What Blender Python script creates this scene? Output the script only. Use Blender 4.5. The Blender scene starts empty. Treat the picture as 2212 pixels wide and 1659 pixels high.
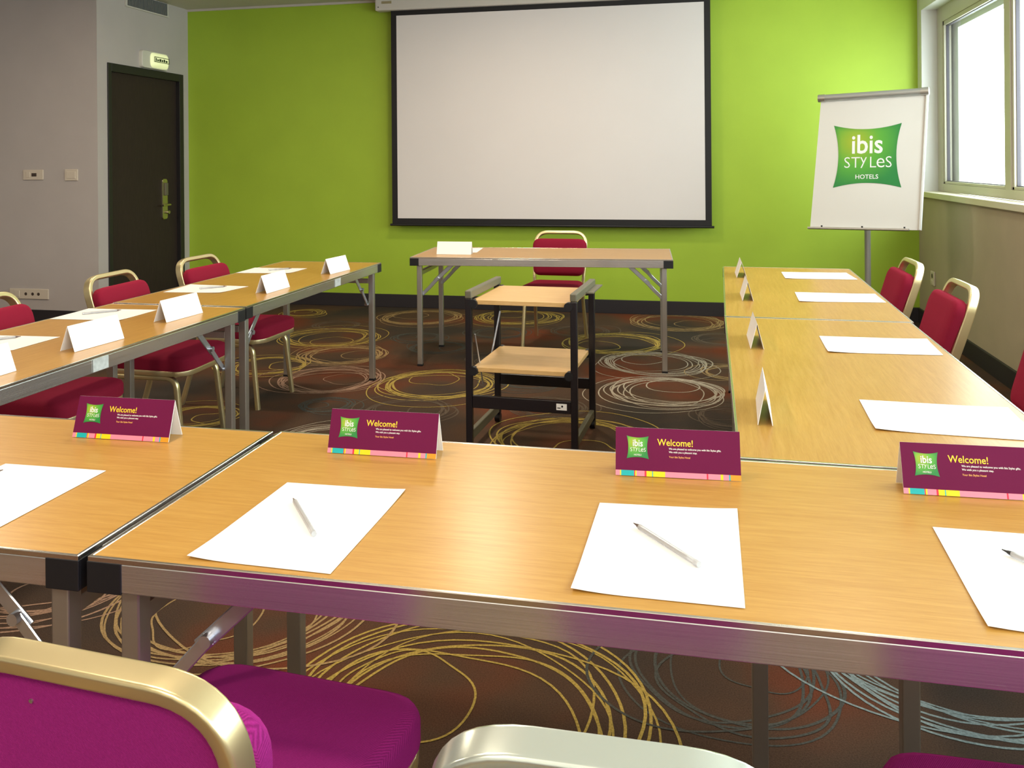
import bpy, bmesh, math, random
from mathutils import Vector, Matrix
random.seed(7)
R = math.radians
PI = math.pi
SC = bpy.context.scene
COL = SC.collection

# ---------------------------------------------------------------- camera
HC = 1.395
YAW, ROLL, F, CX, CY = R(12.6), R(-0.45), 1928.0, 1074.0, 352.0
fwd = Vector((-math.sin(YAW), math.cos(YAW), 0))
rgt = Vector((math.cos(YAW), math.sin(YAW), 0))
up = Vector((0, 0, 1))
cr, sr = math.cos(ROLL), math.sin(ROLL)
ax = rgt * cr + up * sr
ay = up * cr - rgt * sr
az = -fwd
cam_d = bpy.data.cameras.new('camera')
cam = bpy.data.objects.new('camera', cam_d)
COL.objects.link(cam)
cam.matrix_world = Matrix(((ax.x, ay.x, az.x, 0), (ax.y, ay.y, az.y, 0), (ax.z, ay.z, az.z, HC), (0, 0, 0, 1)))
cam_d.sensor_width = 36
cam_d.lens = F / 2212 * 36
cam_d.shift_x = (1106 - CX) / 2212
cam_d.shift_y = (CY - 829.5) / 2212
cam_d.clip_start = 0.02
SC.camera = cam

# ---------------------------------------------------------------- world, light, exposure
SC.view_settings.view_transform = 'Standard'
SC.view_settings.look = 'None'
SC.view_settings.exposure = -0.28
SC.view_settings.gamma = 1.0
SC.view_settings.use_curve_mapping = False
W = bpy.data.worlds.new('daylight')
SC.world = W
W.use_nodes = True
bg = W.node_tree.nodes['Background']
bg.inputs[0].default_value = (0.90, 0.96, 1.0, 1)
bg.inputs[1].default_value = 11.0

def area(name, loc, size, power, color, rot=(0, 0, 0), sy=None, portal=False):
    d = bpy.data.lights.new(name, 'AREA')
    d.energy = power
    d.color = color
    d.size = size
    if sy:
        d.shape = 'RECTANGLE'
        d.size_y = sy
    else:
        d.shape = 'DISK'
    o = bpy.data.objects.new(name, d)
    COL.objects.link(o)
    o.location = loc
    o.rotation_euler = rot
    if portal:
        d.cycles.is_portal = True
    return o
area('window_portal', (2.13, 2.85, 1.9), 1.5, 1, (1, 1, 1), (0, R(90), 0), 10.6, True)
for lx, ly, pw in ((-1.5, -1.4, 70), (-1.5, 1.2, 34), (-1.5, 3.6, 34), (-1.5, 6.2, 40), (-4.4, 1.2, 40), (-4.4, 4.6, 44), (0.6, -1.2, 60), (0.7, 4.6, 14)):
    area('ceiling_downlight', (lx, ly, 2.97), 0.32, pw, (1.0, 0.84, 0.64))

# ---------------------------------------------------------------- materials
def mat(name, color, rough=0.5, metal=0.0, spec=0.5, noise=0.0, nscale=40, bump=0.0, bscale=200, coat=0.0, emit=None, estr=0, sheen=0.0, stretch=None, color2=None, trans=0.0, coord='Object', rnoise=0.0, aniso=0.0):
    m = bpy.data.materials.new(name)
    m.use_nodes = True
    nt = m.node_tree
    b = nt.nodes['Principled BSDF']
    b.inputs['Base Color'].default_value = (*color, 1)
    b.inputs['Roughness'].default_value = rough
    b.inputs['Metallic'].default_value = metal
    b.inputs['Specular IOR Level'].default_value = spec
    b.inputs['Coat Weight'].default_value = coat
    b.inputs['Transmission Weight'].default_value = trans
    if sheen:
        b.inputs['Sheen Weight'].default_value = sheen
        b.inputs['Sheen Roughness'].default_value = 0.4
    if aniso:
        b.inputs['Anisotropic'].default_value = aniso
    if emit:
        b.inputs['Emission Color'].default_value = (*emit, 1)
        b.inputs['Emission Strength'].default_value = estr
    if noise or bump or color2 or rnoise:
        tc = nt.nodes.new('ShaderNodeTexCoord')
        mp = nt.nodes.new('ShaderNodeMapping')
        nt.links.new(tc.outputs[coord], mp.inputs[0])
        if stretch:
            mp.inputs['Scale'].default_value = stretch
        n = nt.nodes.new('ShaderNodeTexNoise')
        n.inputs['Scale'].default_value = nscale
        n.inputs['Detail'].default_value = 6
        nt.links.new(mp.outputs[0], n.inputs['Vector'])
        rp = nt.nodes.new('ShaderNodeValToRGB')
        c2 = color2 or tuple(max(0, c * (1 - noise)) for c in color)
        c1 = color if color2 else tuple(min(1, c * (1 + noise)) for c in color)
        rp.color_ramp.elements[0].position = 0.3
        rp.color_ramp.elements[1].position = 0.7
        rp.color_ramp.elements[0].color = (*c2, 1)
        rp.color_ramp.elements[1].color = (*c1, 1)
        nt.links.new(n.outputs[0], rp.inputs[0])
        nt.links.new(rp.outputs[0], b.inputs['Base Color'])
        if rnoise:
            mr = nt.nodes.new('ShaderNodeMapRange')
            mr.inputs[3].default_value = rough - rnoise
            mr.inputs[4].default_value = rough + rnoise
            nt.links.new(n.outputs[0], mr.inputs[0])
            nt.links.new(mr.outputs[0], b.inputs['Roughness'])
        if bump:
            n2 = nt.nodes.new('ShaderNodeTexNoise')
            n2.inputs['Scale'].default_value = bscale
            n2.inputs['Detail'].default_value = 3
            nt.links.new(mp.outputs[0], n2.inputs['Vector'])
            bp = nt.nodes.new('ShaderNodeBump')
            bp.inputs['Strength'].default_value = bump
            bp.inputs['Distance'].default_value = 0.002
            nt.links.new(n2.outputs[0], bp.inputs['Height'])
            nt.links.new(bp.outputs[0], b.inputs['Normal'])
    return m

def wood(name, c1, c2, scale=1.0, rough=0.3):
    m = bpy.data.materials.new(name)
    m.use_nodes = True
    nt = m.node_tree
    b = nt.nodes['Principled BSDF']
    tc = nt.nodes.new('ShaderNodeTexCoord')
    mp = nt.nodes.new('ShaderNodeMapping')
    mp.inputs['Scale'].default_value = (1.6 * scale, 26 * scale, 20 * scale)
    nt.links.new(tc.outputs['Object'], mp.inputs[0])
    n = nt.nodes.new('ShaderNodeTexNoise')
    n.inputs['Scale'].default_value = 3.0
    n.inputs['Detail'].default_value = 8
    n.inputs['Roughness'].default_value = 0.65
    n.inputs['Distortion'].default_value = 0.3
    nt.links.new(mp.outputs[0], n.inputs['Vector'])
    mp2 = nt.nodes.new('ShaderNodeMapping')
    mp2.inputs['Scale'].default_value = (9 * scale, 190 * scale, 60)
    nt.links.new(tc.outputs['Object'], mp2.inputs[0])
    n2 = nt.nodes.new('ShaderNodeTexNoise')
    n2.inputs['Scale'].default_value = 3.0
    n2.inputs['Detail'].default_value = 3
    nt.links.new(mp2.outputs[0], n2.inputs['Vector'])
    mx = nt.nodes.new('ShaderNodeMath')
    mx.operation = 'MULTIPLY_ADD'
    mx.inputs[1].default_value = 0.35
    nt.links.new(n2.outputs[0], mx.inputs[0])
    m3 = nt.nodes.new('ShaderNodeMath')
    m3.operation = 'MULTIPLY'
    m3.inputs[1].default_value = 0.65
    nt.links.new(n.outputs[0], m3.inputs[0])
    nt.links.new(m3.outputs[0], mx.inputs[2])
    rp = nt.nodes.new('ShaderNodeValToRGB')
    rp.color_ramp.elements[0].position = 0.36
    rp.color_ramp.elements[1].position = 0.62
    rp.color_ramp.elements[0].color = (*c2, 1)
    rp.color_ramp.elements[1].color = (*c1, 1)
    nt.links.new(mx.outputs[0], rp.inputs[0])
    nt.links.new(rp.outputs[0], b.inputs['Base Color'])
    b.inputs['Roughness'].default_value = rough
    b.inputs['Specular IOR Level'].default_value = 0.5
    return m

def fabric(name, c, c2):
    m = bpy.data.materials.new(name)
    m.use_nodes = True
    nt = m.node_tree
    b = nt.nodes['Principled BSDF']
    tc = nt.nodes.new('ShaderNodeTexCoord')
    mp = nt.nodes.new('ShaderNodeMapping')
    mp.inputs['Rotation'].default_value = (0.5, 0.5, R(35))
    mp.inputs['Scale'].default_value = (1, 1, 1)
    nt.links.new(tc.outputs['Object'], mp.inputs[0])
    w = nt.nodes.new('ShaderNodeTexWave')
    w.inputs['Scale'].default_value = 150
    w.inputs['Distortion'].default_value = 1.5
    w.inputs['Detail'].default_value = 2
    nt.links.new(mp.outputs[0], w.inputs['Vector'])
    w2 = nt.nodes.new('ShaderNodeTexNoise')
    w2.inputs['Scale'].default_value = 420
    nt.links.new(tc.outputs['Object'], w2.inputs['Vector'])
    ad = nt.nodes.new('ShaderNodeMath')
    ad.operation = 'ADD'
    nt.links.new(w.outputs['Fac'], ad.inputs[0])
    nt.links.new(w2.outputs[0], ad.inputs[1])
    rp = nt.nodes.new('ShaderNodeValToRGB')
    rp.color_ramp.elements[0].position = 0.3
    rp.color_ramp.elements[1].position = 1.0
    rp.color_ramp.elements[0].color = (*c2, 1)
    rp.color_ramp.elements[1].color = (*c, 1)
    dv = nt.nodes.new('ShaderNodeMath')
    dv.operation = 'MULTIPLY'
    dv.inputs[1].default_value = 0.6
    nt.links.new(ad.outputs[0], dv.inputs[0])
    nt.links.new(dv.outputs[0], rp.inputs[0])
    nt.links.new(rp.outputs[0], b.inputs['Base Color'])
    b.inputs['Roughness'].default_value = 0.9
    b.inputs['Specular IOR Level'].default_value = 0.2
    b.inputs['Sheen Weight'].default_value = 0.35
    b.inputs['Sheen Tint'].default_value = (*[min(1, x * 2.5) for x in c], 1)
    bp = nt.nodes.new('ShaderNodeBump')
    bp.inputs['Strength'].default_value = 0.35
    bp.inputs['Distance'].default_value = 0.001
    nt.links.new(ad.outputs[0], bp.inputs['Height'])
    nt.links.new(bp.outputs[0], b.inputs['Normal'])
    return m

M = {}
M['green'] = mat('lime_wall_paint', (0.375, 0.545, 0.038), 0.55, noise=0.03, nscale=3, bump=0.08, bscale=120)
M['grey'] = mat('warm_grey_wall_paint', (0.50, 0.455, 0.44), 0.8, noise=0.03, nscale=3, bump=0.15, bscale=160)
M['beige'] = mat('beige_wall_paint', (0.44, 0.375, 0.26), 0.8, noise=0.04, nscale=4, bump=0.15, bscale=160)
M['white_paint'] = mat('white_reveal_paint', (0.72, 0.72, 0.70), 0.6)
M['ceiling'] = mat('ceiling_paint', (0.62, 0.58, 0.52), 0.9, noise=0.02, nscale=5)
M['cornice'] = mat('cornice_paint', (0.6, 0.55, 0.5), 0.7)
M['baseboard'] = mat('charcoal_baseboard', (0.022, 0.018, 0.022), 0.55)
M['door'] = mat('dark_brown_door', (0.034, 0.022, 0.018), 0.6, spec=.25, noise=0.15, nscale=20, stretch=(6, 6, .6))
M['doorframe'] = mat('black_door_frame', (0.016, 0.014, 0.015), 0.45)
M['wood'] = wood('beech_laminate', (0.545, 0.305, 0.075), (0.435, 0.218, 0.038))
M['shelf'] = wood('pale_shelf_veneer', (0.74, 0.47, 0.20), (0.62, 0.37, 0.14), 1.0, 0.4)
M['alu'] = mat('brushed_aluminium', (0.74, 0.73, 0.74), 0.24, 0.92, noise=0.12, nscale=3, stretch=(1, 60, 260), rnoise=0.07)
M['lip'] = mat('polished_edge_trim', (0.80, 0.77, 0.72), 0.22, 1.0)
M['steel'] = mat('satin_steel_tube', (0.50, 0.48, 0.45), 0.38, 0.9)
M['zinc'] = mat('zinc_plated_steel', (0.66, 0.70, 0.78), 0.28, 0.9)
M['black'] = mat('black_plastic', (0.008, 0.008, 0.011), 0.42)
M['sticker'] = mat('grey_sticker', (0.50, 0.53, 0.53), 0.5, noise=0.15, nscale=60)
M['gold'] = mat('gold_anodised_frame', (0.86, 0.74, 0.43), 0.30, 0.88)
M['silver'] = mat('champagne_silver_frame', (0.78, 0.87, 0.82), 0.26, 0.85)
M['red'] = fabric('burgundy_fabric', (0.30, 0.012, 0.040), (0.20, 0.006, 0.024))
M['magenta'] = fabric('magenta_fabric', (0.33, 0.016, 0.20), (0.19, 0.007, 0.11))
M['paper'] = mat('white_paper', (0.93, 0.93, 0.94), 0.7, noise=0.004, nscale=4)
M['card'] = mat('white_card', (0.90, 0.90, 0.92), 0.6, noise=0.004, nscale=8)
M['purple'] = mat('plum_print', (0.135, 0.004, 0.052), 0.65, spec=.2, noise=0.03, nscale=10)
M['stripes'] = None
M['yellow_ink'] = mat('yellow_ink', (0.90, 0.62, 0.03), 0.5, noise=.01)
M['white_ink'] = mat('white_ink', (0.85, 0.85, 0.85), 0.5, noise=.01)
M['orange_ink'] = mat('orange_ink', (0.85, 0.42, 0.12), 0.5, noise=.01)
M['screen'] = mat('projection_fabric', (0.76, 0.715, 0.71), 0.85, noise=0.01, nscale=2)
M['screen_black'] = mat('screen_black_border', (0.006, 0.005, 0.007), 0.6)
M['housing'] = mat('cream_housing', (0.62, 0.58, 0.53), 0.4)
M['plastic'] = mat('cream_socket_plastic', (0.66, 0.58, 0.48), 0.4)
M['hole'] = mat('dark_socket_holes', (0.06, 0.04, 0.03), 0.6)
M['upvc'] = mat('white_window_frame', (0.52, 0.49, 0.39), 0.35)
M['seal'] = mat('window_seal', (0.10, 0.09, 0.11), 0.5)
M['sill'] = mat('cream_sill', (0.66, 0.60, 0.47), 0.35)
M['cart'] = mat('black_cart_frame', (0.010, 0.007, 0.010), 0.35)
M['cartgrey'] = mat('olive_grey_rail', (0.14, 0.125, 0.085), 0.42)
M['easel_board'] = mat('flip_chart_paper', (0.72, 0.69, 0.65), 0.6, noise=0.01, nscale=3)
M['easel_metal'] = mat('grey_easel_metal', (0.42, 0.42, 0.40), 0.35, 0.6)
M['brass'] = mat('brass_lock', (0.62, 0.57, 0.40), 0.3, 1.0)
M['pen_body'] = mat('clear_pen_barrel', (0.82, 0.83, 0.86), 0.12, 0, trans=0.55)
M['pen_tip'] = mat('brown_pen_tip', (0.09, 0.05, 0.04), 0.35)
M['sign_body'] = mat('sign_casing', (0.70, 0.68, 0.60), 0.4)
M['sign_lit'] = mat('lit_sign_diffuser', (0.75, 0.78, 0.50), 0.4, emit=(0.80, 0.85, 0.42), estr=0.75)
M['sign_ink'] = mat('dark_green_ink', (0.03, 0.05, 0.02), 0.5)
M['grille'] = mat('vent_grille', (0.20, 0.21, 0.21), 0.5)
M['grille_dark'] = mat('vent_inside', (0.05, 0.05, 0.05), 0.8)

def glass_mat():
    m = bpy.data.materials.new('window_glass')
    m.use_nodes = True
    nt = m.node_tree
    nt.nodes.clear()
    out = nt.nodes.new('ShaderNodeOutputMaterial')
    tr = nt.nodes.new('ShaderNodeBsdfTransparent')
    tr.inputs[0].default_value = (0.93, 0.97, 0.95, 1)
    gl = nt.nodes.new('ShaderNodeBsdfGlossy')
    gl.inputs['Roughness'].default_value = 0.02
    fr = nt.nodes.new('ShaderNodeFresnel')
    fr.inputs[0].default_value = 1.45
    mx = nt.nodes.new('ShaderNodeMixShader')
    ge = nt.nodes.new('ShaderNodeNewGeometry')
    su = nt.nodes.new('ShaderNodeMath')
    su.operation = 'SUBTRACT'
    su.inputs[0].default_value = 1.0
    nt.links.new(ge.outputs['Backfacing'], su.inputs[1])
    mu = nt.nodes.new('ShaderNodeMath')
    mu.operation = 'MULTIPLY'
    nt.links.new(fr.outputs[0], mu.inputs[0])
    nt.links.new(su.outputs[0], mu.inputs[1])
    nt.links.new(mu.outputs[0], mx.inputs[0])
    nt.links.new(tr.outputs[0], mx.inputs[1])
    nt.links.new(gl.outputs[0], mx.inputs[2])
    nt.links.new(mx.outputs[0], out.inputs[0])
    return m
M['glass'] = glass_mat()

def carpet_mat():
    m = bpy.data.materials.new('brown_carpet')
    m.use_nodes = True
    nt = m.node_tree
    b = nt.nodes['Principled BSDF']
    tc = nt.nodes.new('ShaderNodeTexCoord')
    n = nt.nodes.new('ShaderNodeTexNoise')
    n.inputs['Scale'].default_value = 1.15
    n.inputs['Detail'].default_value = 3
    nt.links.new(tc.outputs['Object'], n.inputs['Vector'])
    rp = nt.nodes.new('ShaderNodeValToRGB')
    e = rp.color_ramp.elements
    e[0].position = 0.36
    e[0].color = (0.046, 0.036, 0.030, 1)
    e[1].position = 0.68
    e[1].color = (0.155, 0.040, 0.018, 1)
    k = e.new(0.52)
    k.color = (0.085, 0.048, 0.030, 1)
    nt.links.new(n.outputs[0], rp.inputs[0])
    n2 = nt.nodes.new('ShaderNodeTexNoise')
    n2.inputs['Scale'].default_value = 260
    n2.inputs['Detail'].default_value = 2
    nt.links.new(tc.outputs['Object'], n2.inputs['Vector'])
    mr = nt.nodes.new('ShaderNodeMapRange')
    mr.inputs[1].default_value = 0.3
    mr.inputs[2].default_value = 0.7
    mr.inputs[3].default_value = 0.75
    mr.inputs[4].default_value = 1.25
    nt.links.new(n2.outputs[0], mr.inputs[0])
    mx = nt.nodes.new('ShaderNodeVectorMath')
    mx.operation = 'SCALE'
    nt.links.new(rp.outputs[0], mx.inputs[0])
    nt.links.new(mr.outputs[0], mx.inputs['Scale'])
    nt.links.new(mx.outputs[0], b.inputs['Base Color'])
    b.inputs['Roughness'].default_value = 0.95
    b.inputs['Specular IOR Level'].default_value = 0.1
    bp = nt.nodes.new('ShaderNodeBump')
    bp.inputs['Strength'].default_value = 0.5
    bp.inputs['Distance'].default_value = 0.003
    nt.links.new(n2.outputs[0], bp.inputs['Height'])
    nt.links.new(bp.outputs[0], b.inputs['Normal'])
    return m
M['carpet'] = carpet_mat()
for nm, c in (('gold', (0.42, 0.30, 0.075)), ('tan', (0.36, 0.24, 0.11)), ('pink', (0.36, 0.22, 0.15)), ('white', (0.42, 0.36, 0.28)), ('blue', (0.22, 0.27, 0.27)), ('dim', (0.115, 0.085, 0.062)), ('dimblue', (0.075, 0.075, 0.066))):
    M['ring_' + nm] = mat('carpet_yarn_' + nm, c, 0.95, noise=0.3, nscale=160, spec=0.1)

def logo_mat():
    m = bpy.data.materials.new('green_cushion_print')
    m.use_nodes = True
    nt = m.node_tree
    b = nt.nodes['Principled BSDF']
    a = nt.nodes.new('ShaderNodeVertexColor')
    a.layer_name = 'print'
    nt.links.new(a.outputs[0], b.inputs['Base Color'])
    b.inputs['Roughness'].default_value = 0.5
    return m
M['logo'] = logo_mat()
M['strip_pink'] = mat('pink_ink', (0.90, 0.25, 0.36), 0.5, noise=.01)
M['strip_teal'] = mat('teal_ink', (0.0, 0.42, 0.45), 0.5, noise=.01)
M['strip_red'] = mat('red_ink', (0.75, 0.01, 0.05), 0.5, noise=.01)
M['strip_yellow'] = mat('sun_yellow_ink', (0.92, 0.66, 0.0), 0.5, noise=.01)
M['strip_orange'] = mat('bright_orange_ink', (0.95, 0.30, 0.01), 0.5, noise=.01)

# ---------------------------------------------------------------- mesh helpers
def link(name, bm, m, parent=None, smooth=False, mats=None):
    me = bpy.data.meshes.new(name)
    bmesh.ops.recalc_face_normals(bm, faces=bm.faces)
    bm.to_mesh(me)
    bm.free()
    for x in (mats or [m]):
        me.materials.append(x)
    if smooth:
        for p in me.polygons:
            p.use_smooth = True
        me.set_sharp_from_angle(angle=R(50))
    o = bpy.data.objects.new(name, me)
    COL.objects.link(o)
    if smooth:
        wn = o.modifiers.new('face_weighted_normals', 'WEIGHTED_NORMAL')
        wn.keep_sharp = True
        wn.weight = 80
    if parent:
        o.parent = parent
    return o

def NB():
    return bmesh.new()

def box(bm, x0, x1, y0, y1, z0, z1, bev=0.0, mi=0, T=None):
    vs = [bm.verts.new((x, y, z)) for x in (x0, x1) for y in (y0, y1) for z in (z0, z1)]
    fs = []
    for idx in ((0, 1, 3, 2), (4, 6, 7, 5), (0, 4, 5, 1), (2, 3, 7, 6), (0, 2, 6, 4), (1, 5, 7, 3)):
        f = bm.faces.new([vs[i] for i in idx])
        f.material_index = mi
        fs.append(f)
    if bev:
        es = list({e for f in fs for e in f.edges})
        r = bmesh.ops.bevel(bm, geom=es, offset=bev, segments=2, profile=0.5, affect='EDGES')
        vs = list({v for v in r['verts']} | {v for v in vs if v.is_valid})
    if T is not None:
        bmesh.ops.transform(bm, matrix=T, verts=[v for v in vs if v.is_valid])
    return bm

def sweep(bm, pts, sec, nrm=None, closed=False, mi=0):
    """section sec = list of (a,b): a along side axis, b along nrm axis."""
    pts = [Vector(p) for p in pts]
    n = len(pts)
    rings = []
    for i, p in enumerate(pts):
        if closed:
            t = (pts[(i + 1) % n] - pts[i - 1]).normalized()
        elif i == 0:
            t = (pts[1] - p).normalized()
        elif i == n - 1:
            t = (p - pts[-2]).normalized()
        else:
            t = ((p - pts[i - 1]).normalized() + (pts[i + 1] - p).normalized()).normalized()
        nn = Vector(nrm) if nrm is not None else (Vector((0, 0, 1)) if abs(t.z) < 0.9 else Vector((0, 1, 0)))
        nn = (nn - t * nn.dot(t)).normalized()
        s = t.cross(nn)
        rings.append([bm.verts.new(p + s * a + nn * b) for a, b in sec])
    m = len(sec)
    last = n if closed else n - 1
    for i in range(last):
        A, B = rings[i], rings[(i + 1) % n]
        for k in range(m):
            f = bm.faces.new((A[k], A[(k + 1) % m], B[(k + 1) % m], B[k]))
            f.material_index = mi
    if not closed:
        bm.faces.new(rings[0][::-1])
        bm.faces.new(rings[-1])
    return bm

def rsec(a, b, r=0.004, k=3):
    out = []
    for cx_, cy_, a0 in ((a / 2 - r, b / 2 - r, 0), (-a / 2 + r, b / 2 - r, 90), (-a / 2 + r, -b / 2 + r, 180), (a / 2 - r, -b / 2 + r, 270)):
        for i in range(k + 1):
            t = R(a0 + 90 * i / k)
            out.append((cx_ + r * math.cos(t), cy_ + r * math.sin(t)))
    return out

def csec(r, k=12):
    return [(r * math.cos(2 * PI * i / k), r * math.sin(2 * PI * i / k)) for i in range(k)]

def rod(bm, a, b, r, k=12, mi=0):
    return sweep(bm, [a, b], csec(r, k), mi=mi)

def round_path(pts, rads, k=7):
    pts = [Vector(p) for p in pts]
    out = [pts[0]]
    for i in range(1, len(pts) - 1):
        p, r = pts[i], rads[i - 1]
        d0 = (pts[i - 1] - p).normalized()
        d1 = (pts[i + 1] - p).normalized()
        A, B = p + d0 * r, p + d1 * r
        for j in range(k + 1):
            t = j / k
            out.append(A * (1 - t) ** 2 + p * 2 * t * (1 - t) + B * t * t)
    out.append(pts[-1])
    return out

def rr_outline(w0, w1, h, r, k=6):
    """rounded trapezoid outline, centred in x, y from 0..h; w0 width at y=0, w1 at y=h"""
    cs = [(-w0 / 2, 0), (w0 / 2, 0), (w1 / 2, h), (-w1 / 2, h)]
    out = []
    for i in range(4):
        p = Vector(cs[i])
        a = (Vector(cs[i - 1]) - p).normalized()
        b = (Vector(cs[(i + 1) % 4]) - p).normalized()
        rr = r if not isinstance(r, (list, tuple)) else r[i]
        A, B = p + a * rr, p + b * rr
        for j in range(k + 1):
            t = j / k
            out.append(A * (1 - t) ** 2 + p * 2 * t * (1 - t) + B * t * t)
    return out

def cushion(bm, outline, layers, T=None, mi=0):
    """layers: (inset, height); outline in xy, height in z"""
    c = sum(outline, Vector((0, 0))) / len(outline)
    ext = max((p - c).length for p in outline)
    rings = []
    for ins, z in layers:
        rg = []
        for p in outline:
            d = p - c
            L = d.length
            q = c + d * ((L - ins) / L)
            rg.append(bm.verts.new((q.x, q.y, z)))
        rings.append(rg)
    n = len(outline)
    for A, B in zip(rings, rings[1:]):
        for i in range(n):
            bm.faces.new((A[i], A[(i + 1) % n], B[(i + 1) % n], B[i]))
    bm.faces.new(rings[0][::-1])
    bm.faces.new(rings[-1])
    if T is not None:
        bmesh.ops.transform(bm, matrix=T, verts=bm.verts)
    return bm

def empty(name, loc, rz=0.0):
    o = bpy.data.objects.new(name, None)
    o.empty_display_size = 0.1
    COL.objects.link(o)
    o.location = loc
    o.rotation_euler = (0, 0, rz)
    return o

def tag(o, label=None, cat=None, group=None, kind=None):
    if label: o['label'] = label
    if cat: o['category'] = cat
    if group: o['group'] = group
    if kind: o['kind'] = kind
    return o

def struct(o):
    o['kind'] = 'structure'
    return o

def kids(o):
    return [c for c in bpy.data.objects if c.parent == o]

def copy_tree(o, parent=None):
    c = o.copy()
    COL.objects.link(c)
    if parent:
        c.parent = parent
    for ch in kids(o):
        copy_tree(ch, c)
    return c

_font_cache = {}
def text_bm(s, size, bold=0.0, align='LEFT', depth=0.0004, xs=1.0):
    cu = bpy.data.curves.new('t', 'FONT')
    cu.body = s
    cu.size = size
    cu.align_x = align
    cu.extrude = depth / 2
    cu.offset = bold
    cu.resolution_u = 3
    o = bpy.data.objects.new('t', cu)
    COL.objects.link(o)
    dg = bpy.context.evaluated_depsgraph_get()
    me = bpy.data.meshes.new_from_object(o.evaluated_get(dg))
    bm = NB()
    bm.from_mesh(me)
    bpy.data.objects.remove(o)
    bpy.data.curves.remove(cu)
    bpy.data.meshes.remove(me)
    if xs != 1.0:
        for v in bm.verts:
            v.co.x *= xs
    return bm

def place(bm, T):
    bmesh.ops.transform(bm, matrix=T, verts=bm.verts)
    return bm

def plane_T(origin, xdir, ydir):
    x = Vector(xdir).normalized()
    y = Vector(ydir)
    y = (y - x * y.dot(x)).normalized()
    z = x.cross(y)
    o = Vector(origin)
    return Matrix(((x.x, y.x, z.x, o.x), (x.y, y.y, z.y, o.y), (x.z, y.z, z.z, o.z), (0, 0, 0, 1)))

# ---------------------------------------------------------------- the setting
XW, YW, XN, YG, ZC = 1.86, 8.27, -5.10, 6.84, 2.995
XL, YR = -7.6, -2.8
RINGS = [(-2.44, 7.76, .40, 'tan'), (-1.60, 7.91, .40, 'gold'), (-.16, 7.90, .42, 'tan'), (-2.89, 6.70, .41, 'gold'), (-2.53, 6.13, .35, 'tan'),
         (-2.34, 5.39, .37, 'pink'), (-1.59, 5.42, .40, 'gold'), (-.64, 6.89, .42, 'gold'), (-.295, 6.26, .38, 'white'), (-.186, 5.505, .40, 'white'),
         (-.62, 4.42, .42, 'gold'), (-1.59, 4.80, .27, 'dim'), (-.84, 5.02, .23, 'dim'), (-.93, 7.36, .29, 'dim'), (-1.57, 7.16, .25, 'dimblue'),
         (-2.10, 4.83, .17, 'dimblue'), (-3.60, 7.79, .2, 'gold'), (-3.05, 7.23, .22, 'dim'), (-.60, 2.16, .49, 'gold'), (-1.42, 2.62, .42, 'tan'),
         (.72, 2.77, .44, 'blue'), (.08, 2.50, .30, 'dimblue'), (-2.71, 4.47, .25, 'gold'), (1.35, 6.3, .34, 'tan'), (-1.9, 6.5, .25, 'dimblue'),
         (-1.35, 6.15, .2, 'dim'), (-2.9, 5.7, .3, 'gold'), (-1.15, 3.95, .26, 'tan'), (-1.8, 4.15, .34, 'white'), (.2, 5.05, .25, 'dim'), (-1.05, 5.6, .25, 'dimblue'),
         (-1.12, 3.1, .3, 'dim'), (1.45, 5.2, .33, 'gold'), (.2, 7.2, .28, 'dim')]
far = list(RINGS)
tries = 0
while len(far) < 105 and tries < 4000:
    tries += 1
    x, y = random.uniform(-6.8, 1.6), random.uniform(-1.5, 7.9)
    r = random.choice((.38, .4, .36, .26, .22))
    if y > YG - .3 and x < XN + .3:
        continue
    if all((x - a) ** 2 + (y - b) ** 2 > (0.85 * (r + c)) ** 2 for a, b, c, _ in far) and not (-2.2 < x < .1 and 3.9 < y < 8.2):
        far.append((x, y, r, random.choice(('gold', 'tan', 'white', 'pink', 'blue')) if r > .3 else random.choice(('dim', 'dimblue', 'tan'))))
bm = NB()
box(bm, XL, XW, YR, YW, -0.05, 0)
ring_idx = {k: i + 1 for i, k in enumerate(('gold', 'tan', 'pink', 'white', 'blue', 'dim', 'dimblue'))}
for (x, y, r, kname) in far:
    nr = 12 if r > .3 else 8
    a0 = random.uniform(0, 6.28)
    for q in range(nr):
        big = q < nr - 2
        if big:
            rad = r * random.uniform(.70, .93)
            off = r * random.uniform(.02, .17)
            an = random.uniform(0, 6.28)
        elif q == nr - 2:
            rad = r * .40
            off = r * .36
            an = a0
        else:
            rad = r * random.uniform(.95, 1.1)
            off = r * .3
            an = a0 + 2.5
        ex = random.uniform(.93, 1.07)
        ph = random.uniform(0, 6.28)
        cx0, cy0 = x + off * math.cos(an), y + off * math.sin(an)
        hw = random.uniform(.0028, .0045) if y < 9 else .005
        N = 60
        inner, outer = [], []
        w1, w2 = random.uniform(0, 6.28), random.uniform(.004, .014) * r / .4
        for i in range(N):
            t = 2 * PI * i / N
            rr = rad + w2 * math.sin(3 * t + w1) + w2 * .6 * math.sin(5 * t + ph)
            for lst, s in ((inner, -hw), (outer, hw)):
                u, v = (rr + s) * math.cos(t) * ex, (rr + s) * math.sin(t) / ex
                px_ = cx0 + u * math.cos(ph) - v * math.sin(ph)
                py_ = cy0 + u * math.sin(ph) + v * math.cos(ph)
                lst.append((min(XW - .01, px_), min(YW - .02, py_)))
        zz = 0.0006 + 0.00008 * q + 0.0003 * random.random()
        VI = [bm.verts.new((a, b, zz)) for a, b in inner]
        VO = [bm.verts.new((a, b, zz)) for a, b in outer]
        for i in range(N):
            j = (i + 1) % N
            try:
                f = bm.faces.new((VI[i], VO[i], VO[j], VI[j]))
                f.material_index = ring_idx[kname]
            except ValueError:
                pass
me = bpy.data.meshes.new('floor')
bm.normal_update()
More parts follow.
